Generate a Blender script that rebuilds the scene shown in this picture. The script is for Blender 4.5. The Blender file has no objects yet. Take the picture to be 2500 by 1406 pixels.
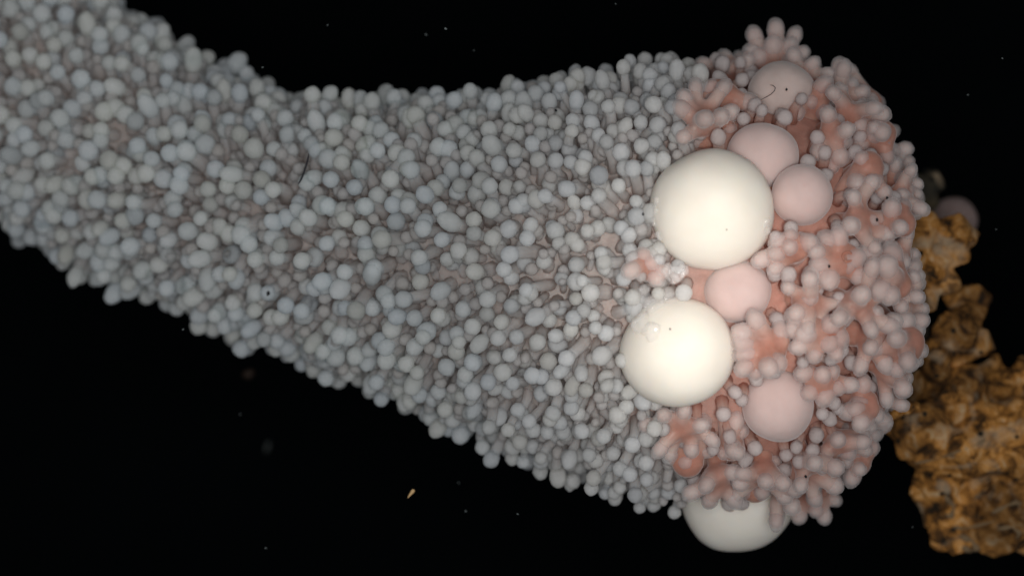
import bpy, bmesh, math, random
import numpy as np
from mathutils import Vector, Matrix, noise
from mathutils.bvhtree import BVHTree

random.seed(11)
rng = np.random.default_rng(11)
SC = bpy.context.scene
C = SC.collection
R = math.radians

# ------------------------------------------------------------------ camera, world, lamps
SC.unit_settings.scale_length = 0.01            # one unit is one centimetre
D = 30.0                                        # lens to the middle of the animal
cam = bpy.data.cameras.new('camera')
cam.lens = 108.0; cam.sensor_width = 36.0
cam.clip_start = 0.5; cam.clip_end = 200
cam.dof.use_dof = True
cam.dof.focus_distance = D - 1.35
cam.dof.aperture_fstop = 0.20
camo = bpy.data.objects.new('camera', cam)
camo.location = (0, -D, 0); camo.rotation_euler = (R(90), 0, 0)
C.objects.link(camo); SC.camera = camo

W = bpy.data.worlds.new('World'); SC.world = W; W.use_nodes = True
W.node_tree.nodes['Background'].inputs['Color'].default_value = (0.62, 0.64, 0.66, 1)
W.node_tree.nodes['Background'].inputs['Strength'].default_value = 0.15


def area(name, loc, target, size, power, color):
    l = bpy.data.lights.new(name, 'AREA'); l.shape = 'DISK'; l.size = size
    l.energy = power; l.color = color
    o = bpy.data.objects.new(name, l); o.location = loc
    o.rotation_euler = (Vector(target) - Vector(loc)).to_track_quat('-Z', 'Y').to_euler()
    C.objects.link(o)
    return o


area('ring_flash_lamp', (0.7, -30.8, -0.8), (0.2, 0, 0), 9.0, 4150, (0.98, 0.99, 1.0))
sp = bpy.data.lights.new('snoot_lamp', 'SPOT'); sp.energy = 27000; sp.color = (1.0, 0.96, 0.90)
sp.spot_size = R(7.2); sp.spot_blend = 1.0; sp.shadow_soft_size = 0.8
spo = bpy.data.objects.new('snoot_lamp', sp); spo.location = (2.4, -31.5, -1.6)
spo.rotation_euler = (Vector((1.80, -1.6, -0.1)) - spo.location).to_track_quat('-Z', 'Y').to_euler()
C.objects.link(spo)

SC.cycles.transparent_max_bounces = 24
SC.cycles.max_bounces = 12
SC.cycles.diffuse_bounces = 6
SC.view_settings.view_transform = 'Standard'
SC.view_settings.look = 'None'
SC.view_settings.exposure = 0.0
SC.view_settings.gamma = 1.0
SC.view_settings.use_curve_mapping = False


# ------------------------------------------------------------------ helpers
def at(px, py, y=0.0):
    k = (D + y) / D / 250.0
    return Vector(((px - 1250.0) * k, y, (703.0 - py) * k))


def upx(n, y=0.0):
    return n * (D + y) / D / 250.0


class MB:
    def __init__(s):
        s.v = []; s.f = []; s.c = []; s.m = []

    def grid(s, rings, col, mi=0, cap0=True, cap1=True):
        """rings: list of lists of Vectors (closed loops); col: one colour or one per ring"""
        n = len(rings[0]); b = len(s.v)
        for i, r in enumerate(rings):
            cc = col[i] if isinstance(col, list) else col
            for p in r:
                s.v.append(tuple(p)); s.c.append(cc)
        for i in range(len(rings) - 1):
            for j in range(n):
                k = (j + 1) % n
                s.f.append((b + i * n + j, b + i * n + k, b + (i + 1) * n + k, b + (i + 1) * n + j)); s.m.append(mi)
        if cap0:
            s.f.append(tuple(b + j for j in range(n))[::-1]); s.m.append(mi)
        if cap1:
            s.f.append(tuple(b + (len(rings) - 1) * n + j for j in range(n))); s.m.append(mi)

    def tube(s, pts, rad, col, mi=0, n=10, round0=False, round1=False):
        pts = [Vector(p) for p in pts]; rings = []; cols = []
        u = None
        P, Rr = list(pts), list(rad)
        cl = col if isinstance(col, list) else [col] * len(P)
        tang = []
        for i in range(len(P)):
            a = P[max(i - 1, 0)]; b = P[min(i + 1, len(P) - 1)]
            tang.append((b - a).normalized())
        seq = []
        if round0:
            for k in (0.08, 0.35, 0.65, 0.88):
                seq.append((P[0] - tang[0] * Rr[0] * math.sqrt(1 - k * k), tang[0], Rr[0] * k, cl[0]))
        for i in range(len(P)):
            seq.append((P[i], tang[i], Rr[i], cl[i]))
        if round1:
            for k in (0.88, 0.65, 0.35, 0.08):
                seq.append((P[-1] + tang[-1] * Rr[-1] * math.sqrt(1 - k * k), tang[-1], Rr[-1] * k, cl[-1]))
        for p, t, r, cc in seq:
            if u is None:
                u = t.orthogonal().normalized()
            u = (u - t * u.dot(t)).normalized()
            w = t.cross(u)
            rings.append([p + (u * math.cos(a) + w * math.sin(a)) * r for a in [2 * math.pi * j / n for j in range(n)]])
            cols.append(cc)
        s.grid(rings, cols, mi)

    def ball(s, c, r, col, mi=0, axis=None, stretch=1.0, nu=14, nv=9, wob=0.0, seed=0.0):
        c = Vector(c)
        t = Vector(axis).normalized() if axis is not None else Vector((0, 0, 1))
        u = t.orthogonal().normalized(); w = t.cross(u)
        rings = []
        for i in range(nv + 1):
            ph = math.pi * (i + 0.08) / (nv + 0.16)
            ring = []
            for j in range(nu):
                a = 2 * math.pi * j / nu
                d = (u * math.cos(a) + w * math.sin(a)) * math.sin(ph) - t * math.cos(ph) * stretch
                k = 1.0
                if wob:
                    k += wob * noise.noise(d * 1.4 + Vector((seed, seed * .7, -seed)))
                ring.append(c + d * r * k)
            rings.append(ring)
        s.grid(rings, col, mi)


def smooth(me):
    me.polygons.foreach_set('use_smooth', [True] * len(me.polygons))


def world_loc(o):
    p = Vector(o.location)
    while o.parent:
        o = o.parent; p += Vector(o.location)
    return p


def link(name, me, mats, origin, parent=None):
    """me holds world coordinates; the object's own origin is put at `origin`."""
    me.transform(Matrix.Translation(-Vector(origin)))
    o = bpy.data.objects.new(name, me)
    o.location = Vector(origin) - (world_loc(parent) if parent else Vector((0, 0, 0)))
    for m in (mats if isinstance(mats, (list, tuple)) else [mats]):
        me.materials.append(m)
    if parent: o.parent = parent
    C.objects.link(o)
    return o


def mesh_of(mb, name):
    me = bpy.data.meshes.new(name)
    me.from_pydata(mb.v, [], mb.f)
    me.polygons.foreach_set('material_index', mb.m)
    a = me.attributes.new('tint', 'FLOAT_COLOR', 'POINT')
    a.data.foreach_set('color', np.array([(c[0], c[1], c[2], 1.0) for c in mb.c], dtype=np.float32).ravel())
    me.update(); smooth(me)
    return me


def build(mb, name, mats, origin, parent=None):
    return link(name, mesh_of(mb, name), mats, origin, parent)


def empty(name, loc, parent=None):
    o = bpy.data.objects.new(name, None); o.empty_display_size = 0.2
    o.location = Vector(loc) - (world_loc(parent) if parent else Vector((0, 0, 0)))
    if parent: o.parent = parent
    C.objects.link(o)
    return o


def tag(o, label=None, cat=None, group=None, kind=None):
    if label: o['label'] = label
    if cat: o['category'] = cat
    if group: o['group'] = group
    if kind: o['kind'] = kind
    return o


def remesh(mb, voxel, smooth_it=6):
    """fuse overlapping shells into one continuous skin"""
    me = mesh_of(mb, 'tmp')
    o = bpy.data.objects.new('tmp', me); C.objects.link(o)
    m = o.modifiers.new('r', 'REMESH'); m.mode = 'VOXEL'; m.voxel_size = voxel
    if smooth_it:
        s = o.modifiers.new('s', 'SMOOTH'); s.factor = 0.5; s.iterations = smooth_it
    dg = bpy.context.evaluated_depsgraph_get()
    out = bpy.data.meshes.new_from_object(o.evaluated_get(dg))
    bpy.data.objects.remove(o); bpy.data.meshes.remove(me)
    smooth(out)
    return out


def coords(me):
    a = np.empty(len(me.vertices) * 3, dtype=np.float32); me.vertices.foreach_get('co', a)
    return a.reshape(-1, 3)


def set_tint(me, cols):
    a = me.attributes.get('tint') or me.attributes.new('tint', 'FLOAT_COLOR', 'POINT')
    cols = np.concatenate([cols, np.ones((len(cols), 1))], axis=1).astype(np.float32)
    a.data.foreach_set('color', cols.ravel())


def sstep(a, b, x):
    t = np.clip((x - a) / (b - a), 0, 1)
    return t * t * (3 - 2 * t)


# ------------------------------------------------------------------ materials
def flesh(name, sss, radius, scale, rough=0.6, spec=0.12, color=None, sheen=0.0, alpha=1.0, mottle=0.08, glow=0.0,
          mscale=9.0, bump=0.0, bscale=40.0, coat=0.0):
    m = bpy.data.materials.new(name); m.use_nodes = True
    nt = m.node_tree; b = nt.nodes['Principled BSDF']
    if color is None:
        src = nt.nodes.new('ShaderNodeAttribute'); src.attribute_name = 'tint'; out = src.outputs['Color']
    else:
        src = nt.nodes.new('ShaderNodeRGB'); src.outputs[0].default_value = (*color, 1); out = src.outputs[0]
    tc = nt.nodes.new('ShaderNodeTexCoord')
    nz = nt.nodes.new('ShaderNodeTexNoise'); nz.inputs['Scale'].default_value = mscale; nz.inputs['Detail'].default_value = 5
    nt.links.new(tc.outputs['Object'], nz.inputs['Vector'])
    mr = nt.nodes.new('ShaderNodeMapRange'); mr.inputs['From Min'].default_value = 0.3; mr.inputs['From Max'].default_value = 0.7
    mr.inputs['To Min'].default_value = 1 - mottle; mr.inputs['To Max'].default_value = 1 + mottle
    nt.links.new(nz.outputs['Fac'], mr.inputs['Value'])
    vm = nt.nodes.new('ShaderNodeVectorMath'); vm.operation = 'SCALE'
    nt.links.new(out, vm.inputs[0]); nt.links.new(mr.outputs[0], vm.inputs['Scale'])
    nt.links.new(vm.outputs[0], b.inputs['Base Color'])
    b.inputs['Subsurface Weight'].default_value = sss
    b.inputs['Subsurface Radius'].default_value = radius
    b.inputs['Subsurface Scale'].default_value = scale
    b.inputs['Roughness'].default_value = rough
    b.inputs['Specular IOR Level'].default_value = spec
    b.inputs['Sheen Weight'].default_value = sheen
    b.inputs['Sheen Roughness'].default_value = 0.35
    b.inputs['Alpha'].default_value = alpha
    b.inputs['Coat Weight'].default_value = coat
    b.inputs['Coat Roughness'].default_value = 0.12
    if glow:                                # thin milky tissue also lets light through
        out_n = nt.nodes['Material Output']
        b.inputs['Alpha'].default_value = 1.0
        tl = nt.nodes.new('ShaderNodeBsdfTranslucent'); nt.links.new(vm.outputs[0], tl.inputs['Color'])
        tr = nt.nodes.new('ShaderNodeBsdfTransparent')
        m1 = nt.nodes.new('ShaderNodeMixShader'); m1.inputs[0].default_value = glow
        m2 = nt.nodes.new('ShaderNodeMixShader'); m2.inputs[0].default_value = alpha
        nt.links.new(b.outputs[0], m1.inputs[1]); nt.links.new(tl.outputs[0], m1.inputs[2])
        nt.links.new(tr.outputs[0], m2.inputs[1]); nt.links.new(m1.outputs[0], m2.inputs[2])
        nt.links.new(m2.outputs[0], out_n.inputs['Surface'])
    if bump:
        n2 = nt.nodes.new('ShaderNodeTexNoise'); n2.inputs['Scale'].default_value = bscale; n2.inputs['Detail'].default_value = 4
        nt.links.new(tc.outputs['Object'], n2.inputs['Vector'])
        bp = nt.nodes.new('ShaderNodeBump'); bp.inputs['Strength'].default_value = bump; bp.inputs['Distance'].default_value = 0.02
        nt.links.new(n2.outputs['Fac'], bp.inputs['Height']); nt.links.new(bp.outputs[0], b.inputs['Normal'])
    return m


M_KNOB = flesh('milky_knob', 1.0, (1.0, 0.96, 0.93), 0.12, 0.8, 0.03, alpha=0.86, mottle=0.05, glow=0.52)
M_STALK = flesh('tentacle_flesh', 1.0, (1.0, 0.88, 0.8), 0.10, 0.8, 0.03, alpha=0.66, mottle=0.10, glow=0.48)
M_BODY = flesh('body_flesh', 0.8, (1.0, 0.65, 0.55), 0.14, 0.7, 0.05, mottle=0.15, bump=0.3)
M_POLYP = flesh('polyp_flesh', 1.0, (1.0, 0.72, 0.64), 0.12, 0.45, 0.12, sheen=0.6, mottle=0.10, alpha=0.86, glow=0.3, coat=0.06)
M_TIP = flesh('polyp_tip', 1.0, (1.0, 0.9, 0.86), 0.10, 0.4, 0.14, sheen=1.0, alpha=0.42, mottle=0.06, glow=0.4, coat=0.12)
M_CREAM = flesh('cream_egg_skin', 0.7, (1.0, 0.85, 0.7), 0.30, 0.5, 0.10, color=(0.92, 0.842, 0.745), mottle=0.03, mscale=3)
M_PINK = flesh('pink_egg_skin', 0.9, (1.0, 0.75, 0.68), 0.26, 0.55, 0.10, color=(0.62, 0.475, 0.447), sheen=0.3, mottle=0.05, mscale=4)
M_PALE = flesh('pale_egg_skin', 0.9, (1.0, 0.8, 0.7), 0.26, 0.5, 0.10, color=(0.60, 0.485, 0.445), sheen=0.25, mottle=0.10, mscale=4)


def plain(name, col, rough=0.6, spec=0.3):
    m = bpy.data.materials.new(name); m.use_nodes = True
    b = m.node_tree.nodes['Principled BSDF']
    nt = m.node_tree
    nz = nt.nodes.new('ShaderNodeTexNoise'); nz.inputs['Scale'].default_value = 30
    rp = nt.nodes.new('ShaderNodeValToRGB')
    rp.color_ramp.elements[0].color = (*[c * 0.7 for c in col], 1); rp.color_ramp.elements[1].color = (*[min(1, c * 1.3) for c in col], 1)
    nt.links.new(nz.outputs['Fac'], rp.inputs['Fac']); nt.links.new(rp.outputs['Color'], b.inputs['Base Color'])
    b.inputs['Roughness'].default_value = rough; b.inputs['Specular IOR Level'].default_value = spec
    return m


M_BLACK = plain('black_grit', (0.006, 0.006, 0.007))
M_HAIR = plain('dark_fibre', (0.02, 0.02, 0.025))
M_SPECK = plain('drifting_speck', (0.15, 0.17, 0.17))
M_AMBER = plain('amber_flake', (0.65, 0.42, 0.2))
M_SILT = plain('brown_silt', (0.022, 0.011, 0.006))
M_BACK = plain('black_backdrop', (0.0022, 0.0030, 0.0034), 0.9, 0.0)

M_JELLY = bpy.data.materials.new('clear_jelly'); M_JELLY.use_nodes = True
_b = M_JELLY.node_tree.nodes['Principled BSDF']
_b.inputs['Base Color'].default_value = (0.95, 0.93, 0.92, 1)
_b.inputs['Roughness'].default_value = 0.12; _b.inputs['IOR'].default_value = 1.36
_b.inputs['Alpha'].default_value = 0.20; _b.inputs['Specular IOR Level'].default_value = 0.8; _b.inputs['Coat Weight'].default_value = 1.0; _b.inputs['Coat Roughness'].default_value = 0.05


def rock_material(name, ramp, pit=0.35, bright=1.0):
    m = bpy.data.materials.new(name); m.use_nodes = True
    nt = m.node_tree; b = nt.nodes['Principled BSDF']; N = nt.nodes; L = nt.links
    tc = N.new('ShaderNodeTexCoord')
    n1 = N.new('ShaderNodeTexNoise'); n1.inputs['Scale'].default_value = 5.6; n1.inputs['Detail'].default_value = 10; n1.inputs['Roughness'].default_value = 0.68
    n1.inputs['Distortion'].default_value = 0.6
    L.new(tc.outputs['Object'], n1.inputs['Vector'])
    rp = N.new('ShaderNodeValToRGB'); cr = rp.color_ramp
    while len(cr.elements) < len(ramp): cr.elements.new(0.5)
    for e, (p, c) in zip(cr.elements, ramp):
        e.position = p; e.color = (*[x * bright for x in c], 1)
    L.new(n1.outputs['Fac'], rp.inputs['Fac'])
    # broad darker patches: brown tone, and olive shadows put into the colour
    n0 = N.new('ShaderNodeTexNoise'); n0.inputs['Scale'].default_value = 1.15; n0.inputs['Detail'].default_value = 4
    L.new(tc.outputs['Object'], n0.inputs['Vector'])
    m0 = N.new('ShaderNodeMapRange'); m0.inputs['From Min'].default_value = 0.40; m0.inputs['From Max'].default_value = 0.58
    m0.inputs['To Min'].default_value = 0.4; m0.inputs['To Max'].default_value = 1.1
    L.new(n0.outputs['Fac'], m0.inputs['Value'])
    sc0 = N.new('ShaderNodeVectorMath'); sc0.operation = 'SCALE'
    L.new(rp.outputs['Color'], sc0.inputs[0]); L.new(m0.outputs[0], sc0.inputs['Scale'])
    # pale encrusting patches
    n2 = N.new('ShaderNodeTexNoise'); n2.inputs['Scale'].default_value = 2.1; n2.inputs['Detail'].default_value = 6; n2.inputs['Distortion'].default_value = 1.5
    L.new(tc.outputs['Object'], n2.inputs['Vector'])
    m2 = N.new('ShaderNodeMapRange'); m2.inputs['From Min'].default_value = 0.52; m2.inputs['From Max'].default_value = 0.68; m2.inputs['To Max'].default_value = 0.7
    L.new(n2.outputs['Fac'], m2.inputs['Value'])
    mx = N.new('ShaderNodeMix'); mx.data_type = 'RGBA'
    L.new(m2.outputs[0], mx.inputs['Factor']); L.new(sc0.outputs[0], mx.inputs['A']); mx.inputs['B'].default_value = (0.42 * bright, 0.31 * bright, 0.20 * bright, 1)
    # black pores
    vo = N.new('ShaderNodeTexVoronoi'); vo.inputs['Scale'].default_value = 4.6; vo.inputs['Randomness'].default_value = 1.0
    L.new(tc.outputs['Object'], vo.inputs['Vector'])
    m3 = N.new('ShaderNodeMapRange'); m3.inputs['From Min'].default_value = 0.10; m3.inputs['From Max'].default_value = 0.17
    L.new(vo.outputs['Distance'], m3.inputs['Value'])
    mx2 = N.new('ShaderNodeMix'); mx2.data_type = 'RGBA'
    L.new(m3.outputs[0], mx2.inputs['Factor']); mx2.inputs['A'].default_value = (0.012, 0.010, 0.006, 1); L.new(mx.outputs['Result'], mx2.inputs['B'])
    L.new(mx2.outputs['Result'], b.inputs['Base Color'])
    b.inputs['Roughness'].default_value = 0.8; b.inputs['Specular IOR Level'].default_value = 0.25
    n3 = N.new('ShaderNodeTexNoise'); n3.inputs['Scale'].default_value = 14; n3.inputs['Detail'].default_value = 9; n3.inputs['Roughness'].default_value = 0.65
    L.new(tc.outputs['Object'], n3.inputs['Vector'])
    bp = N.new('ShaderNodeBump'); bp.inputs['Strength'].default_value = 0.55; bp.inputs['Distance'].default_value = 0.06
    L.new(n3.outputs['Fac'], bp.inputs['Height'])
    bp2 = N.new('ShaderNodeBump'); bp2.inputs['Strength'].default_value = pit; bp2.inputs['Distance'].default_value = 0.1
    L.new(m3.outputs[0], bp2.inputs['Height']); L.new(bp.outputs[0], bp2.inputs['Normal'])
    L.new(bp2.outputs[0], b.inputs['Normal'])
    return m


M_ROCK = rock_material('ochre_rock', [(0.34, (0.014, 0.009, 0.004)), (0.43, (0.10, 0.042, 0.009)), (0.50, (0.33, 0.140, 0.028)), (0.57, (0.52, 0.24, 0.058)), (0.66, (0.58, 0.40, 0.22))])
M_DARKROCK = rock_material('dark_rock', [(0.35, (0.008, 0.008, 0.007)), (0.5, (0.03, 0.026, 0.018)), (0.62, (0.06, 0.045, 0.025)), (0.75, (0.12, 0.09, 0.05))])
M_WORM = plain('worm_tube_chalk', (0.20, 0.135, 0.075), 0.8, 0.1)

# ------------------------------------------------------------------ the setting: black water behind
mb = MB()
bx, bz, by = 40, 28, 14.0
mb.v = [(-bx, by, -bz), (bx, by, -bz), (bx, by, bz), (-bx, by, bz), (-bx, by + .5, -bz), (bx, by + .5, -bz), (bx, by + .5, bz), (-bx, by + .5, bz)]
mb.f = [(0, 1, 2, 3), (5, 4, 7, 6), (4, 0, 3, 7), (1, 5, 6, 2), (3, 2, 6, 7), (4, 5, 1, 0)]
mb.m = [0] * 6; mb.c = [(0, 0, 0)] * 8
bd = mesh_of(mb, 'backdrop'); bd.polygons.foreach_set('use_smooth', [False] * 6)
tag(link('backdrop', bd, M_BACK, (0, by, 0)), kind='structure')

# ------------------------------------------------------------------ the body's axis
#         px    py    tip radius  depth  core radius
AX = [(-520, -150, 338, 3.3, 262), (-250, 20, 330, 2.9, 255), (0, 180, 322, 2.4, 245), (300, 372, 312, 1.75, 233), (610, 511, 310, 1.15, 230),
      (1000, 604, 378, 0.55, 296), (1400, 664, 490, 0.12, 404), (1620, 688, 545, 0.0, 458), (1850, 695, 560, 0.0, 468),
      (1955, 705, 480, 0.1, 410), (2022, 715, 400, 0.2, 315), (2070, 722, 300, 0.3, 185), (2096, 728, 200, 0.35, 45)]
AX = np.array(AX, float)
s_ = np.concatenate([[0], np.cumsum(np.linalg.norm(np.diff(AX[:, :2], axis=0), axis=1))])


def catmull(u):
    i = int(np.clip(np.searchsorted(s_, u) - 1, 0, len(s_) - 2))
    h = s_[i + 1] - s_[i]; t = (u - s_[i]) / h

    def m(k):
        if k == 0: return (AX[1] - AX[0]) / (s_[1] - s_[0])
        if k == len(s_) - 1: return (AX[-1] - AX[-2]) / (s_[-1] - s_[-2])
        return (AX[k + 1] - AX[k - 1]) / (s_[k + 1] - s_[k - 1])
    h00 = 2 * t ** 3 - 3 * t * t + 1; h10 = t ** 3 - 2 * t * t + t; h01 = -2 * t ** 3 + 3 * t * t; h11 = t ** 3 - t * t
    return h00 * AX[i] + h10 * h * m(i) + h01 * AX[i + 1] + h11 * h * m(i + 1)


US = np.linspace(0, s_[-1], 240)
TAB = np.array([catmull(u) for u in US])


def ctr(row): return at(row[0], row[1], row[3])


# outward envelope of the core, looked at from the front: depth of its skin at a pixel, and its normal
def skin(px, py):
    d2 = (TAB[:, 0] - px) ** 2 + (TAB[:, 1] - py) ** 2
    r2 = TAB[:, 4] ** 2
    ins = d2 < r2 * 0.985
    if ins.any():
        dep = TAB[:, 3] - np.sqrt(np.maximum(r2 - d2, 0)) / 250.0
        dep[~ins] = 1e9
        k = int(np.argmin(dep)); y = dep[k]
    else:
        k = int(np.argmin(np.sqrt(d2) - TAB[:, 4])); y = TAB[k, 3]
    p = at(px, py, y)
    n = (p - ctr(TAB[k])).normalized()
    if not ins.any():                      # past the outline: root it on the skin itself
        p = ctr(TAB[k]) + n * upx(TAB[k, 4], y)
    return p, n


base_pt = at(2190, 760, 0.35)
hyd = tag(empty('hydroid', base_pt), 'pale club-shaped sea animal, grey ball-tipped tentacles along its trunk, pink polyps at its base', 'sea animal')

# ------------------------------------------------------------------ trunk: one continuous body
mb = MB()
rings = []; cols = []
NS = 96
for k in range(0, len(US)):
    row = TAB[k]; c = ctr(row)
    a = ctr(TAB[max(k - 1, 0)]); b = ctr(TAB[min(k + 1, len(US) - 1)])
    t = (b - a).normalized()
    e1 = (Vector((0, -1, 0)) - t * Vector((0, -1, 0)).dot(t)).normalized(); e2 = t.cross(e1)
    ring = []
    for j in range(NS):
        th = 2 * math.pi * j / NS
        d = e1 * math.cos(th) + e2 * math.sin(th)
        r = upx(row[4], row[3])
        p = c + d * r
        r += 0.05 * noise.noise(p * 1.6) + 0.02 * noise.noise(p * 5)
        ring.append(c + d * r)
    f = float(sstep(1450, 1850, row[0]))
    g0 = np.array((0.41, 0.35, 0.325)); g1 = np.array((0.42, 0.215, 0.17))
    cols.append(tuple(g0 * (1 - f) + g1 * f)); rings.append(ring)
mb.grid(rings, cols)
build(mb, 'trunk', M_BODY, ctr(TAB[120]), hyd)

# ------------------------------------------------------------------ eggs
EGG = {}
egg_list = []          # (centre, radius) used to keep tentacles and polyps out


def egg(key, px, py, rx, rz, lift, mat, label, seed, ry=None, wob=0.055, y=None, group=None):
    p, n = skin(px, py)
    y = (p.y + lift) if y is None else y
    c = at(px, py, y)
    rx, rz = upx(rx, y), upx(rz, y); ry = ry or 0.5 * (rx + rz)
    bm = bmesh.new(); bmesh.ops.create_icosphere(bm, subdivisions=5, radius=1)
    for v in bm.verts:
        d = v.co.normalized()
        k = 1 + wob * noise.noise(d * 1.1 + Vector((seed, 2 * seed, 3))) + 0.006 * noise.noise(d * 4 + Vector((seed, 0, 0)))
        v.co = Vector((d.x * rx * k, d.y * ry * k, d.z * rz * k)) + c
    me = bpy.data.meshes.new('egg'); bm.to_mesh(me); bm.free(); smooth(me)
    o = link('egg', me, mat, c)
    tag(o, label, 'egg', group)
    EGG[key] = (o, c, (rx + rz) / 2)
    egg_list.append((c, max(rx, rz)))
    return o


GC = 'large cream eggs among the polyps'; GP = 'smaller pinkish eggs among the polyps'
egg('E1', 1737, 512, 151, 148, -0.12, M_CREAM, 'biggest cream egg, touching two pink eggs on its upper right', 1.0, group=GC)
egg('E2', 1654, 860, 139, 136, -0.16, M_CREAM, 'glossy cream egg with clear jelly wrinkles on its upper left, beside the trunk', 2.2, group=GC)
egg('E3', 1801, 1208, 141, 138, 0.0, M_CREAM, 'cream egg hanging below the base, its top covered by polyp arms', 3.1, y=0.25, group=GC)
egg('P1', 1862, 382, 88, 82, -0.10, M_PINK, 'pink egg wedged between the biggest cream egg and the smaller round pink egg', 4.0, group=GP)
egg('P2', 1958, 476, 75, 75, -0.22, M_PINK, 'round pink egg right of the biggest cream egg, clear of any polyp arm', 5.0, wob=0.02, group=GP)
egg('P3', 1801, 712, 82, 76, 0.06, M_PINK, 'pink egg squeezed between the two cream eggs on the front of the base', 6.0, group=GP)
egg('P4', 1899, 988, 88, 90, -0.10, M_PINK, 'lowest pink egg, partly under the arms of a large open polyp', 7.0, group=GP)
egg('P5', 1908, 226, 82, 76, -0.05, M_PALE, 'pale greyish egg at the top of the base with a hair on it', 8.0, y=-0.78, group=GP)
egg('P6', 2328, 536, 58, 54, 0.0, flesh('dimmed_egg_skin', 0.5, (1, .7, .6), 0.1, 0.6, 0.05, color=(0.27, 0.20, 0.185)), 'out-of-focus dim pink egg behind the top of the orange rock', 9.0, y=3.0, group=GP)  # darker than the other pink eggs; its dim light is put into the colour

# ------------------------------------------------------------------ tentacles of the trunk
pts3 = []; tent = []
cell = {}
MIN = 0.131


def near(p, r):
    i = (int(math.floor(p.x / .2)), int(math.floor(p.y / .2)), int(math.floor(p.z / .2)))
    for a in (-1, 0, 1):
        for b in (-1, 0, 1):
            for c in (-1, 0, 1):
                for q in cell.get((i[0] + a, i[1] + b, i[2] + c), ()):
                    if (q - p).length < r: return True
    return False


tries = 0
while tries < 40000:
    tries += 1
    u = random.uniform(130, s_[7] + 60)
    row = catmull(u)
    if random.random() > row[4] / 470: continue
    th = R(random.uniform(-128, 128))
    c = ctr(row); c2 = ctr(catmull(u + 8)); t = (c2 - c).normalized()
    e1 = (Vector((0, -1, 0)) - t * Vector((0, -1, 0)).dot(t)).normalized(); e2 = t.cross(e1)
    n = e1 * math.cos(th) + e2 * math.sin(th)
    p = c + n * upx(row[4], row[3])
    rightness = float(sstep(1100, 1600, row[0]))
    if near(p, MIN * (1.0 - 0.08 * rightness)): continue
    # the polyp field takes over on the right with an uneven border
    if row[0] > 1650 + 70 * noise.noise(p * 1.3) + (70 if p.z > 0.9 else 0): continue
    cell.setdefault((int(math.floor(p.x / .2)), int(math.floor(p.y / .2)), int(math.floor(p.z / .2))), []).append(p)
    tent.append((p, n, t, row))


n_first = len(tent)
for k in range(30000):
    u = random.uniform(130, s_[7] + 60)
    row = catmull(u)
    if random.random() > row[4] / 470: continue
    th = R(random.uniform(-115, 115))
    c = ctr(row); c2 = ctr(catmull(u + 8)); t = (c2 - c).normalized()
    e1 = (Vector((0, -1, 0)) - t * Vector((0, -1, 0)).dot(t)).normalized(); e2 = t.cross(e1)
    n = e1 * math.cos(th) + e2 * math.sin(th)
    p = c + n * upx(row[4], row[3])
    if near(p, 0.090): continue
    if row[0] > 1650 + 70 * noise.noise(p * 1.3) + (70 if p.z > 0.9 else 0): continue
    cell.setdefault((int(math.floor(p.x / .2)), int(math.floor(p.y / .2)), int(math.floor(p.z / .2))), []).append(p)
    tent.append((p, n, t, row))


def one_tentacle(p, n, t, row, mbs, mbk, short=False):
    rightness = float(sstep(1000, 1550, row[0]))
    kr = upx(random.gauss(20.6 - 2.4 * rightness, 1.4), row[3])
    Lfull = upx(row[2] - row[4], row[3])
    L = (Lfull - kr) * random.choice((random.uniform(0.35, 0.8), random.uniform(0.7, 1.1), random.uniform(0.9, 1.15)))
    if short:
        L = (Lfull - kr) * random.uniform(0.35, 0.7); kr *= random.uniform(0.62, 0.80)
    side = Vector((random.gauss(0, 1), random.gauss(0, 1), random.gauss(0, 1)))
    side = (side - n * side.dot(n)).normalized() * abs(random.gauss(0, 0.48))
    d = (n + side - t * 0.12).normalized()
    bend = Vector((random.gauss(0, 1), random.gauss(0, 1), random.gauss(0, 1))) * 0.05
    P = [p - n * 0.06, p + n * 0.4 * L + bend * 0.5, p + n * 0.35 * L + d * 0.4 * L + bend, p + n * 0.3 * L + d * 0.72 * L + bend]
    tip = P[-1]
    ax = (P[-1] - P[-2]).normalized()
    sr = kr * random.uniform(0.62, 0.80)
    w = random.uniform(-1, 1)
    br = random.uniform(0.90, 1.08)
    if random.random() < 0.12: br *= 0.86
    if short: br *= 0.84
    kc = np.array((0.865, 0.895, 0.89)) * br
    kc = kc + np.array((0.03, 0.008, -0.03)) * w
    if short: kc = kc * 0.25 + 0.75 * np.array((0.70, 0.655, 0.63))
    kc = kc * (1 - 0.35 * rightness) + np.array((0.82, 0.765, 0.75)) * br * 0.35 * rightness
    b0 = np.array((0.70, 0.63, 0.60)); b1 = np.array((0.79, 0.76, 0.745)); b2 = kc * 0.95
    mbs.tube(P, [sr * 1.35, sr * 1.05, sr * 0.95, sr * 0.9], [tuple(b0), tuple(b0 * .5 + b1 * .5), tuple(b1), tuple(b2)], 0, 8)
    mbk.ball(tip + ax * kr * 0.35, kr, tuple(np.clip(kc, 0, 1)), 1 if mbs is mbk else 0, ax, random.choice((random.uniform(0.95, 1.15), random.uniform(0.95, 1.15), random.uniform(0.95, 1.15), random.uniform(1.1, 1.6))), 14, 9, 0.10, random.uniform(0, 50))
    return tip + ax * kr * 0.35, kr


def hidden_by_egg(p):
    for c, r in egg_list:
        if (Vector((p.x, p.z)) - Vector((c.x, c.z))).length < r * 1.02 and p.y > c.y - r: return True
    return False


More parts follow.
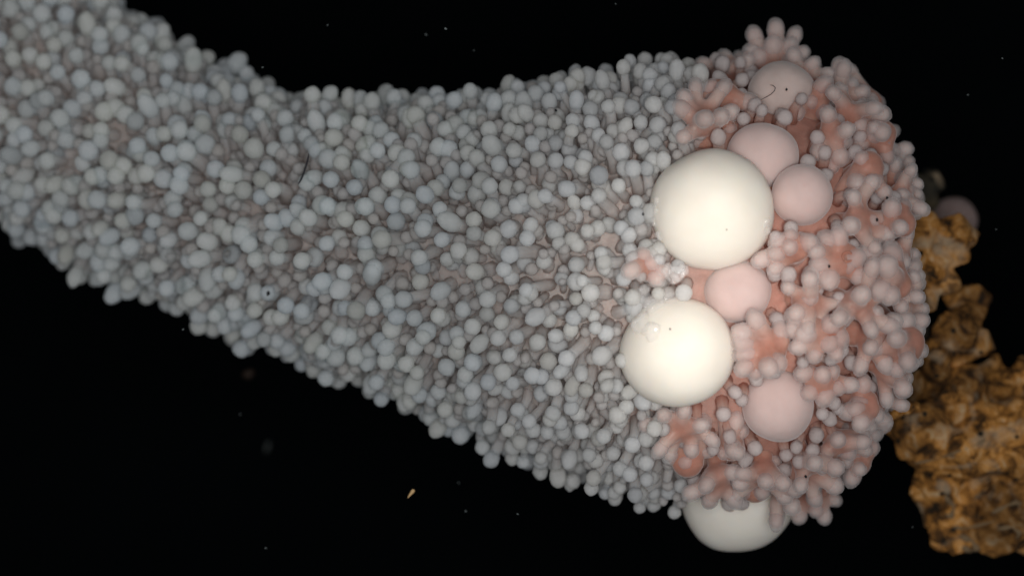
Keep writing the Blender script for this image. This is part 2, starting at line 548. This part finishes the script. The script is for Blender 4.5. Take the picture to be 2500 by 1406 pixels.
cand = []
for k, (p, n, t, row) in enumerate(tent[:n_first]):
    inframe = 0 < row[0] < 1600 and -2.7 < p.z < 2.7 and p.x > -4.9
    if inframe and n.y < -0.72 and not hidden_by_egg(p) and random.random() < 0.9: cand.append(k)
random.shuffle(cand)
chosen = set(cand[:100])
mass = MB()
for k, (p, n, t, row) in enumerate(tent):
    if any((p - c).length < r * 0.92 for c, r in egg_list): continue
    if k in chosen:
        a, b = MB(), MB()
        kc, kr = one_tentacle(p, n, t, row, a, b)
        so = build(a, 'tentacle', M_STALK, p, hyd)
        build(b, 'knob', M_KNOB, kc, so)
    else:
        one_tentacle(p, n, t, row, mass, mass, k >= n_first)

# ------------------------------------------------------------------ polyps of the base
PINK = np.array((0.63, 0.295, 0.215)); ARM = np.array((0.73, 0.56, 0.505)); TIPC = np.array((0.86, 0.775, 0.755))
polyp_sites = []


def polyp(p, n, size, tips=None, narm=None, tall=1.0, mouth=False, lean=None, pinkness=1.0):
    """fleshy stalk with a ring of stubby ball-ended arms, fused into one skin; knobs are its sub-parts"""
    n = n.normalized()
    up = n if lean is None else (n + lean).normalized()
    u = up.orthogonal().normalized(); w = up.cross(u)
    a0 = random.uniform(0, 6.28)
    head = p + up * (0.20 * tall * size)
    mb = MB()
    br = (0.135 if tips else 0.115) * size
    mb.tube([p - n * 0.22, p - n * 0.02, p + up * 0.10 * tall * size, head], [br * 1.5, br * 1.15, br * 0.95, br * 1.02], (1, 1, 1), 0, 16, True, True)
    arms = []
    if tips is None:
        narm = narm or random.randint(5, 8)
        for i in range(narm):
            a = a0 + 2 * math.pi * (i + random.uniform(-.25, .25)) / narm
            el = R(random.uniform(8, 52))
            d = (u * math.cos(a) + w * math.sin(a)) * math.cos(el) + up * math.sin(el)
            L = random.uniform(0.34, 0.50) * size
            arms.append((d, L))
        for i in range(random.choice((0, 0, 1, 1))):
            a = random.uniform(0, 6.28)
            d = (up + (u * math.cos(a) + w * math.sin(a)) * 0.35).normalized()
            arms.append((d, random.uniform(0.18, 0.28) * size))
    else:
        if len(tips) <= 6:
            for i in range(7 - len(tips)):
                a = random.uniform(0, 6.28)
                d = (Vector((-0.15 if px < 2080 else -0.7, -0.8, 0)) + up * 0.6 + (u * math.cos(a) + w * math.sin(a)) * 0.6).normalized()
                arms.append((d, random.uniform(0.24, 0.36) * size))
        for tx, ty, rise in tips:
            tp = at(tx, ty, head.y - rise * 0.55)
            v = tp - head
            arms.append((v.normalized(), v.length))
    ends = []
    for d, L in arms:
        r = 0.079 * size ** 0.6 * random.uniform(0.86, 1.12)
        st = head + d * br * 0.35
        bend = Vector((random.gauss(0, 1), random.gauss(0, 1), random.gauss(0, 1))) * 0.02
        Le = max(L - r * 0.9, 0.06)
        m1 = head + d * (br * 0.35 + (Le - br * 0.35) * 0.5) + bend
        e = head + d * Le
        mb.tube([st, m1, e], [r * 1.55, r * 1.02, r * 0.93], (1, 1, 1), 0, 12, True, True)
        ends.append((e, (e - m1).normalized(), r))
    me = remesh(mb, 0.020, 4)
    co = coords(me)
    h = np.array(head)
    dist = np.linalg.norm(co - h, axis=1)
    f = sstep(0.09 * size, 0.32 * size, dist)[:, None]
    below = sstep(0.10, -0.25, (co - h) @ np.array(up))[:, None]
    pk = PINK * pinkness + ARM * (1 - pinkness)
    col = pk * (1 - f) + ARM * f
    col = col * (1 - below) + (PINK * 0.9 + ARM * 0.1) * below
    set_tint(me, col)
    o = link('polyp', me, M_POLYP, p, hyd)
    for e, d, r in ends:
        kb = MB()
        c = TIPC * random.uniform(0.88, 1.10)
        kb.ball(e - d * r * 0.10, r * 1.06, tuple(np.clip(c, 0, 1)), 0, d, random.uniform(1.05, 1.5), 16, 10, 0.10, random.uniform(0, 50))
        build(kb, 'knob', M_TIP, e, o)
    if mouth:
        q = MB()
        ring = []
        for i in range(17):
            a = 2 * math.pi * i / 16
            ring.append(head + up * (br * 1.04) + (u * math.cos(a) + w * math.sin(a)) * 0.045)
        q.tube(ring, [0.014] * 17, (0.60, 0.24, 0.17), 0, 8)
        build(q, 'mouth', M_POLYP, head + up * br, o)
    polyp_sites.append(head)
    return o


# the polyps the picture shows most clearly, arm by arm: (px, py, size, [(tip px, tip py, rise)], tall, mouth)
SHOWN = [
    (1764, 285, 1.1, [(1722, 205, .12), (1664, 246, .1), (1684, 318, .1), (1692, 338, .05), (1730, 252, .30), (1793, 290, .36), (1848, 256, .1), (1790, 350, .2)], 1.0, False),
    (1893, 135, 1.1, [(1895, 52, .05), (1834, 70, -.1), (1948, 72, -.1), (1888, 92, .28), (1938, 98, .22), (1842, 125, .2), (1822, 118, 0), (1972, 120, .1)], 0.8, False),
    (1978, 283, 1.0, [(1908, 242, .35), (1976, 252, .3), (1935, 284, .36), (1882, 290, .2), (2022, 290, .2), (2012, 240, .1)], 0.9, False),
    (2016, 365, 1.0, [(1990, 382, .38), (2022, 330, .2), (2055, 400, .3), (2030, 420, .15), (2066, 360, .1)], 1.0, False),
    (2090, 440, 1.05, [(2084, 462, .4), (2096, 380, .25), (2140, 460, .2), (2168, 485, .1), (2030, 500, .1), (2070, 495, .2), (2150, 420, 0)], 1.1, False),
    (2145, 370, 1.0, [(2102, 300, .2), (2147, 330, .3), (2180, 340, .1), (2105, 365, .3), (2190, 400, .1)], 1.1, False),
    (1578, 655, 0.85, [(1572, 610, .2), (1535, 640, .1), (1545, 668, .0), (1632, 668, .2), (1615, 690, .2), (1600, 640, .25)], 0.9, False),
    (1930, 615, 1.0, [(1926, 565, .3), (1886, 585, .25), (1924, 602, .42), (1882, 622, .3), (1842, 640, .2), (1882, 665, .2), (1965, 575, .1), (1990, 585, .3)], 0.9, False),
    (2030, 640, 1.15, [(1978, 610, .35), (2012, 570, .15), (2046, 560, .2), (2106, 630, .2), (2085, 655, .2), (1984, 650, .3), (1965, 680, .3), (2014, 700, .35), (2120, 690, .1)], 1.0, True),
    (1868, 845, 1.2, [(1838, 762, .28), (1792, 800, .2), (1798, 830, .24), (1798, 862, .18), (1802, 905, .3), (1832, 920, .12), (1878, 908, .55), (1908, 896, .4), (1915, 790, .0)], 1.1, True),
    (2000, 800, 1.2, [(1926, 762, .25), (1918, 800, .2), (1948, 815, .42), (1934, 852, .35), (1978, 880, .25), (2028, 848, .35), (2048, 878, .2), (2030, 782, .42), (2075, 760, .1), (2066, 830, .25)], 1.1, True),
    (1990, 915, 1.0, [(1948, 902, .3), (2010, 905, .42), (2040, 895, .2), (1965, 968, .25), (2020, 985, .2), (2060, 950, .1), (2095, 940, .1)], 0.9, False),
    (2088, 960, 1.0, [(2105, 920, .2), (2098, 980, .25), (2060, 1010, .2), (2130, 1000, .1), (2118, 1045, .15)], 0.9, False),
    (1685, 1075, 1.15, [(1594, 1072, .0), (1655, 1022, .25), (1660, 1005, .1), (1722, 1018, .42), (1664, 1128, .25), (1704, 1140, .15), (1630, 1108, .05), (1740, 1090, .2)], 1.0, False),
    (1785, 1060, 0.9, [(1762, 990, .3), (1798, 1012, .35), (1815, 1040, .2), (1790, 1088, .42), (1758, 1110, .2)], 0.9, False),
    (1840, 1135, 1.1, [(1800, 1140, .42), (1895, 1112, .35), (1812, 1200, .2), (1862, 1205, .2), (1758, 1170, .1), (1905, 1150, .2), (1916, 1140, .3)], 1.0, False),
    (1968, 1150, 1.0, [(1950, 1102, .3), (1988, 1085, .2), (2020, 1118, .35), (1998, 1150, .42), (1960, 1165, .4), (2040, 1170, .1), (1920, 1190, .1)], 1.0, False),
    (2075, 1085, 0.95, [(2120, 1042, .2), (2070, 1040, .3), (2058, 1085, .35), (2140, 1080, .1), (2095, 1120, .2)], 1.0, False),
    (1800, 1165, 1.1, [(1740, 1215, .1), (1755, 1250, .25), (1796, 1272, .3), (1838, 1262, .25), (1872, 1270, .2), (1880, 1225, .1), (1725, 1185, .0)], 0.9, False),
    (1975, 1190, 1.0, [(1945, 1275, .1), (1996, 1258, .25), (2020, 1275, .1), (1915, 1210, .2), (2050, 1225, .0), (1990, 1200, .3)], 0.9, False),
    (2150, 690, 1.25, [(2225, 700, .1), (2132, 600, .1), (2150, 650, .25), (2200, 600, .0)], 1.3, False),
    (2185, 815, 1.25, [(2206, 918, .1), (2232, 800, -.1), (2140, 790, .2), (2130, 850, .2), (2238, 860, -.1)], 1.2, False),
    (2170, 560, 1.1, [(2232, 550, .0), (2130, 540, .3), (2180, 515, .15), (2236, 490, -.1), (2150, 590, .2)], 1.2, False),
    (2150, 245, 1.0, [(2055, 165, .05), (2090, 160, .0), (2140, 240, .2), (2180, 250, 0), (2070, 210, .2)], 0.9, False),
]
for (px, py, size, tips, tall, mouth) in SHOWN:
    if px > 2140:
        px -= 22; tips = [(a - 22, b, c) for a, b, c in tips]
    p, n = skin(px, py)
    polyp(p, n, size, tips, None, tall, mouth)

# the rest of the field, packed between them
n_fill = 0
for k in range(6000):
    if n_fill >= 74: break
    u = random.uniform(s_[7] + 50, s_[12] - 20)
    row = catmull(u); th = R(random.uniform(-105, 105))
    if random.random() > row[4] / 480: continue
    c = ctr(row); t = (ctr(catmull(min(u + 6, s_[-1]))) - c).normalized()
    e1 = (Vector((0, -1, 0)) - t * Vector((0, -1, 0)).dot(t)).normalized(); e2 = t.cross(e1)
    n = e1 * math.cos(th) + e2 * math.sin(th)
    p = c + n * upx(row[4], row[3])
    slope = (row[4] - catmull(min(u + 20, s_[-1]))[4]) / 20.0
    n = (n + t * min(max(slope, -.2), 2.0)).normalized()
    if any((p + n * .2 - q).length < 0.36 for q in polyp_sites): continue
    if any((p + n * 0.15 - c2).length < r + 0.26 for c2, r in egg_list): continue
    if (p - skin(1690, 690)[0]).length < 0.55: continue
    size = random.uniform(0.8, 1.05)
    while size > 0.62 and 1250 + (p + n * 0.62 * size).x * 250 > 2235: size -= 0.05
    if size <= 0.62: continue
    e = p + n * 0.55 * size
    ex, ez = 1250 + e.x * 250 * D / (D + e.y), 703 - e.z * 250 * D / (D + e.y)
    if ez < np.interp(ex, [1600, 1680, 1750, 1850, 1950, 2050, 2130, 2240], [170, 165, 125, 75, 90, 135, 190, 330]): continue
    if ez > np.interp(ex, [1600, 1700, 1850, 1950, 2030, 2120, 2200], [1195, 1205, 1265, 1270, 1265, 1190, 1040]): continue
    polyp(p, n, size, None, None, random.uniform(0.8, 1.2))
    n_fill += 1
small = []
for k in range(9000):
    if len(small) > 230: break
    u = random.uniform(s_[7] + 20, s_[-1] - 15)
    row = catmull(u); th = R(random.uniform(-125, 125))
    if random.random() > row[4] / 470: continue
    c = ctr(row); t = (ctr(catmull(min(u + 6, s_[-1]))) - c).normalized()
    e1 = (Vector((0, -1, 0)) - t * Vector((0, -1, 0)).dot(t)).normalized(); e2 = t.cross(e1)
    n = e1 * math.cos(th) + e2 * math.sin(th)
    p = c + n * upx(row[4], row[3])
    if any((p - q).length < 0.125 for q in small): continue
    if any((p + n * .2 - q).length < 0.17 for q in polyp_sites): continue
    if any((p + n * 0.1 - c2).length < r + 0.03 for c2, r in egg_list): continue
    if near(p, 0.12): continue
    small.append(p)
    L = random.uniform(0.10, 0.26)
    d = (n + Vector((random.gauss(0, .35), random.gauss(0, .35), random.gauss(0, .35)))).normalized()
    kr = upx(random.uniform(14, 19)); e = p + n * L * .5 + d * L * .5
    b = random.uniform(.9, 1.08)
    mass.tube([p - n * .05, p + n * L * .5, e], [kr * 1.0, kr * .8, kr * .7], [tuple(PINK), tuple(PINK * .5 + ARM * .5), tuple(ARM)], 0, 8)
    mass.ball(e + d * kr * .3, kr, tuple(TIPC * b * 0.95), 1, d, random.uniform(.95, 1.3), 14, 9, .1, random.uniform(0, 50))
tag(build(mass, 'tentacles', [M_STALK, M_KNOB], ctr(TAB[100]), hyd), kind='stuff')
print('tentacles', len(tent), 'polyps', len(polyp_sites))

# ------------------------------------------------------------------ clear jelly on two eggs
def on_egg(key, px, py):
    o, c, r = EGG[key]
    q = at(px, py, c.y - r * .5)
    dx, dz = q.x - c.x, q.z - c.z
    dd = math.sqrt(max(r * r - dx * dx - dz * dz, 0.0))
    return Vector((q.x, c.y - dd, q.z))


for key, spots in (('E1', [(1606, 490, 7), (1603, 512, 8), (1599, 540, 8), (1612, 575, 10), (1868, 545, 11), (1872, 563, 9), (1606, 598, 12)]),
                   ('E2', [(1575, 752, 26), (1600, 745, 20), (1628, 728, 24), (1566, 790, 18), (1560, 735, 20), (1588, 810, 17), (1572, 712, 14)])):
    o, c, r = EGG[key]
    for (px, py, rr) in spots:
        rr *= 1.3
        q = on_egg(key, px, py)
        nn = (q - c).normalized()
        b = MB(); b.ball(q + nn * upx(rr) * 0.1, upx(rr), (1, 1, 1), 0, nn, 0.7, 20, 12, 0.5, px * 0.37)
        build(b, 'jelly_bump', M_JELLY, q, o)

for (px, py, rr) in [(1632, 660, 15), (1652, 668, 17), (1645, 682, 13), (1668, 660, 14)]:
    p, n = skin(px, py)
    q = at(px, py, p.y - 0.30)
    b = MB(); b.ball(q, upx(rr), (1, 1, 1), 0, n, 0.9, 20, 12, 0.5, px * 0.37)
    build(b, 'jelly_bump', M_JELLY, q, hyd)

# ------------------------------------------------------------------ rock
def lumps_mesh(lumps, voxel, amp, seed, sm=2):
    rr = random.Random(int(seed * 7))
    mb = MB()
    for (px, py, rx, rz, y) in lumps:
        c = at(px, py, y); bm = bmesh.new()
        for q in range(13):
            d = Vector((rr.gauss(0, 1), rr.gauss(0, 1), rr.gauss(0, 1))).normalized()
            k = rr.uniform(1.0, 1.22)
            bm.verts.new(c + Vector((d.x * upx(rx, y), d.y * upx(min(rx, rz) * 0.9, y), d.z * upx(rz, y))) * k)
        h = bmesh.ops.convex_hull(bm, input=bm.verts)
        bmesh.ops.delete(bm, geom=list({v for v in h['geom_interior'] if isinstance(v, bmesh.types.BMVert)}), context='VERTS')
        bmesh.ops.recalc_face_normals(bm, faces=bm.faces)
        bm.verts.index_update(); o = len(mb.v)
        for v in bm.verts: mb.v.append(tuple(v.co)); mb.c.append((1, 1, 1))
        for f in bm.faces: mb.f.append(tuple(o + v.index for v in f.verts)); mb.m.append(0)
        bm.free()
    me = remesh(mb, voxel, sm)
    nrm = [v.normal.copy() for v in me.vertices]
    for v, n in zip(me.vertices, nrm):
        p = v.co + Vector((seed, seed, seed))
        a = noise.noise(p * 1.7) * 1.4 + (0.45 - abs(noise.noise(p * 2.6))) * 1.1 + noise.noise(p * 4.0) * 0.7 + noise.noise(p * 9) * 0.22 + noise.noise(p * 19) * 0.12
        cellv = noise.voronoi(p * 2.6)[0][0]
        pit = max(0.0, 0.22 - noise.voronoi(p * 5.0)[0][0]) * 3.0
        v.co = v.co + n * amp * (a * 0.8 - pit)
    me.update(); smooth(me)
    return me


rock_l = [
    # upper knuckle
    (2290, 592, 62, 50, .7), (2345, 580, 56, 46, .8), (2375, 592, 26, 30, 1.0), (2325, 630, 56, 40, .75), (2268, 672, 52, 38, .7), (2315, 688, 42, 38, .75), (2283, 725, 26, 36, .75),
    # middle block
    (2365, 752, 58, 52, 1.2), (2345, 810, 66, 70, 1.1), (2395, 835, 42, 44, 1.2), (2305, 830, 44, 50, 1.1), (2280, 880, 50, 50, 1.0),
    # main mass
    (2320, 960, 105, 90, 1.2), (2420, 960, 110, 100, 1.4), (2520, 940, 110, 90, 1.5), (2240, 1040, 78, 60, .9), (2340, 1090, 130, 100, 1.1), (2470, 1090, 140, 130, 1.2),
    (2200, 1095, 40, 34, .9), (2360, 1210, 120, 100, 1.2), (2470, 1230, 130, 100, 1.3), (2340, 1300, 70, 56, 1.1), (2430, 1300, 90, 50, 1.2), (2560, 1180, 120, 160, 1.5), (2530, 1300, 90, 50, 1.3),
    (2620, 1080, 150, 180, 1.8), (2300, 1180, 50, 60, 1.1),
]
rock_l = [(a - (22 if b < 740 else 0), b - (6 if b < 740 else 0), c * (1.22 if b < 740 else 1.05), d * (1.15 if b < 740 else 1.05), e) for a, b, c, d, e in rock_l]
rme = lumps_mesh(rock_l, 0.030, 0.06, 3.0)
bvh = BVHTree.FromPolygons([v.co.copy() for v in rme.vertices], [tuple(p.vertices) for p in rme.polygons])
rock = tag(link('rock', rme, M_ROCK, at(2400, 1050, 1.2)), 'pitted orange-brown rock with stacked knuckles that the sea animal grows on', 'rock')


def on_rock(px, py):
    o = Vector((0, -D, 0)); d = (at(px, py, 0) - o).normalized()
    h = bvh.ray_cast(o, d)
    return (h[0], h[1]) if h[0] is not None else (None, None)


for path, r in [([(2310, 1215), (2330, 1235), (2322, 1260), (2308, 1255)], 9), ([(2350, 1310), (2372, 1318), (2385, 1338), (2370, 1345), (2352, 1335)], 10),
                ([(2425, 1250), (2455, 1235), (2480, 1225), (2500, 1230)], 7), 
                ([(2440, 1290), (2470, 1285), (2490, 1300), (2480, 1318)], 7), ([(2235, 1130), (2280, 1122), (2330, 1105), (2385, 1085), (2410, 1070)], 4),
                ([(2330, 1285), (2352, 1290), (2395, 1280), (2440, 1268)], 5)]:
    pts = []
    for i in range(len(path) - 1):
        for q in range(4):
            f = q / 4
            h, n = on_rock(path[i][0] * (1 - f) + path[i + 1][0] * f, path[i][1] * (1 - f) + path[i + 1][1] * f)
            if h is not None: pts.append(h - n * 0.006)
    if len(pts) > 3:
        b = MB(); b.tube(pts, [upx(r) * (0.7 + 0.3 * math.sin(i)) for i in range(len(pts))], (1, 1, 1), 0, 8, True, True)
        build(b, 'worm_tube', M_WORM, pts[0], rock)

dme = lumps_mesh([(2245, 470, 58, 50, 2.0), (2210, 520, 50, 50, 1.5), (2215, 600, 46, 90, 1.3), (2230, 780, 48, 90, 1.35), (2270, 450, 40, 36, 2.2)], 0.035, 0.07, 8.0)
tag(link('rock', dme, M_DARKROCK, at(2225, 620, 1.5)), 'dark stone in the gap behind the polyps and the orange rock', 'rock')
cme = lumps_mesh([(2205, 1005, 44, 26, .2), (2225, 995, 30, 24, .2), (2180, 1018, 30, 18, .25)], 0.02, 0.04, 12.0)
tag(link('stone_chip', cme, M_ROCK, at(2205, 1005, .2)), 'small tan stone chip stuck between the lower right polyps and the rock', 'stone')

# ------------------------------------------------------------------ hairs, grit and drifting specks
def hair(path, r, y, label, off=0.0):
    pts = [at(a, b, y) for a, b in path]
    m = MB(); m.tube(pts, [upx(r) * (0.5 if i in (0, len(pts) - 1) else 1) for i in range(len(pts))], (0, 0, 0), 0, 6, True, True)
    tag(build(m, 'hair', M_HAIR, pts[0]), label, 'hair')


hair([(754, 376), (751, 392), (746, 408), (741, 424), (735, 438), (729, 449)], 2.6, skin(742, 412)[0].y - 0.64, 'dark curved hair lying across the grey tentacles of the trunk')
e5 = EGG['P5'][1]
hair([(1858, 244), (1870, 238), (1882, 231), (1891, 222), (1893, 215), (1887, 209), (1880, 208)], 0.9, e5.y - 0.36, 'thin hooked brown hair on the pale greyish egg')

for (px, py, r) in [(1357, 270, 5), (2024, 650, 5), (1967, 1163, 5), (1636, 803, 3.2), (1774, 561, 2.5), (2166, 484, 5), (2141, 537, 5), (1570, 523, 4.5), (655, 716, 7), (1920, 219, 4.5)]:
    dg = bpy.context.evaluated_depsgraph_get()
    o0 = Vector((0, -D, 0)); dd = (at(px, py, 0) - o0).normalized()
    hit, loc, nor, idx, ob, mtx = SC.ray_cast(dg, o0, dd)
    if not hit: continue
    b = MB(); b.ball(loc - dd * 0.008, upx(r * 0.62, loc.y), (0, 0, 0), 0, None, 1.3, 8, 6, 0.5, px)
    lab = {655: 'black crumb lodged between grey tentacles low on the trunk', 1357: 'black grain on a grey knob near the trunk\'s upper edge',
           1636: 'tiny black grain on the cream egg that has jelly wrinkles', 1774: 'tiny black grain on the biggest cream egg',
           1920: 'larger black grain on the pale greyish egg',
           1570: 'black grain just left of the biggest cream egg', 1967: 'black grain on a polyp arm near the lower edge of the base'}.get(px, 'tiny black grain on the pink polyps at the right of the base')
    tag(build(b, 'grain', M_BLACK, loc), lab, 'grain', 'black grains on the animal')

b = MB(); q = at(1003, 1205, -0.6)
b.tube([at(996, 1214, -.6), at(1001, 1207, -.6), at(1008, 1198, -.6)], [upx(1.2), upx(3), upx(5)], (1, 1, 1), 0, 8, True, True)
tag(build(b, 'fleck', M_AMBER, q), 'amber wedge-shaped fleck floating in the black water below the trunk', 'fleck')
b = MB(); b.ball(at(607, 912, 3.5), upx(13), (1, 1, 1), 0, (1, 0, .3), 1.3, 10, 7, .3, 4)
tag(build(b, 'fleck', M_SILT, at(607, 912, 3.5)), 'dim blurred brown fleck just under the lower edge of the trunk', 'fleck')
b = MB(); b.ball(at(653, 1090, 5.5), upx(7), (1, 1, 1), 0, (.3, 0, 1), 2.4, 10, 7, .3, 4)
tag(build(b, 'fleck', plain('faint_fleck', (0.035, 0.04, 0.038)), at(653, 1090, 5.5)), 'faint blurred whitish smear floating in the black water below the trunk', 'fleck')
for (px, py, r) in [(1088, 71, 3.6), (1040, 85, 2.6), (800, 62, 2), (1157, 124, 2.4), (641, 165, 2.4), (1503, 10, 2), (2363, 232, 2.8),
                    (1137, 1247, 3), (586, 1011, 2), (447, 804, 2.6), (649, 1337, 2.4), (1264, 1254, 2), (2447, 143, 2), 
                    (1120, 1178, 1.8), (2432, 560, 2), (2228, 1286, 2)]:
    y = random.uniform(-1.5, 1.0)
    b = MB(); b.ball(at(px, py, y), upx(r * 0.75, y), (1, 1, 1), 0, (random.uniform(-1, 1), random.uniform(-1, 1), random.uniform(-1, 1)), random.uniform(1, 2), 8, 6, .4, px)
    tag(build(b, 'speck', M_SPECK, at(px, py, y)), 'tiny pale speck drifting in the black water around the animal', 'speck', 'pale specks drifting in the water')
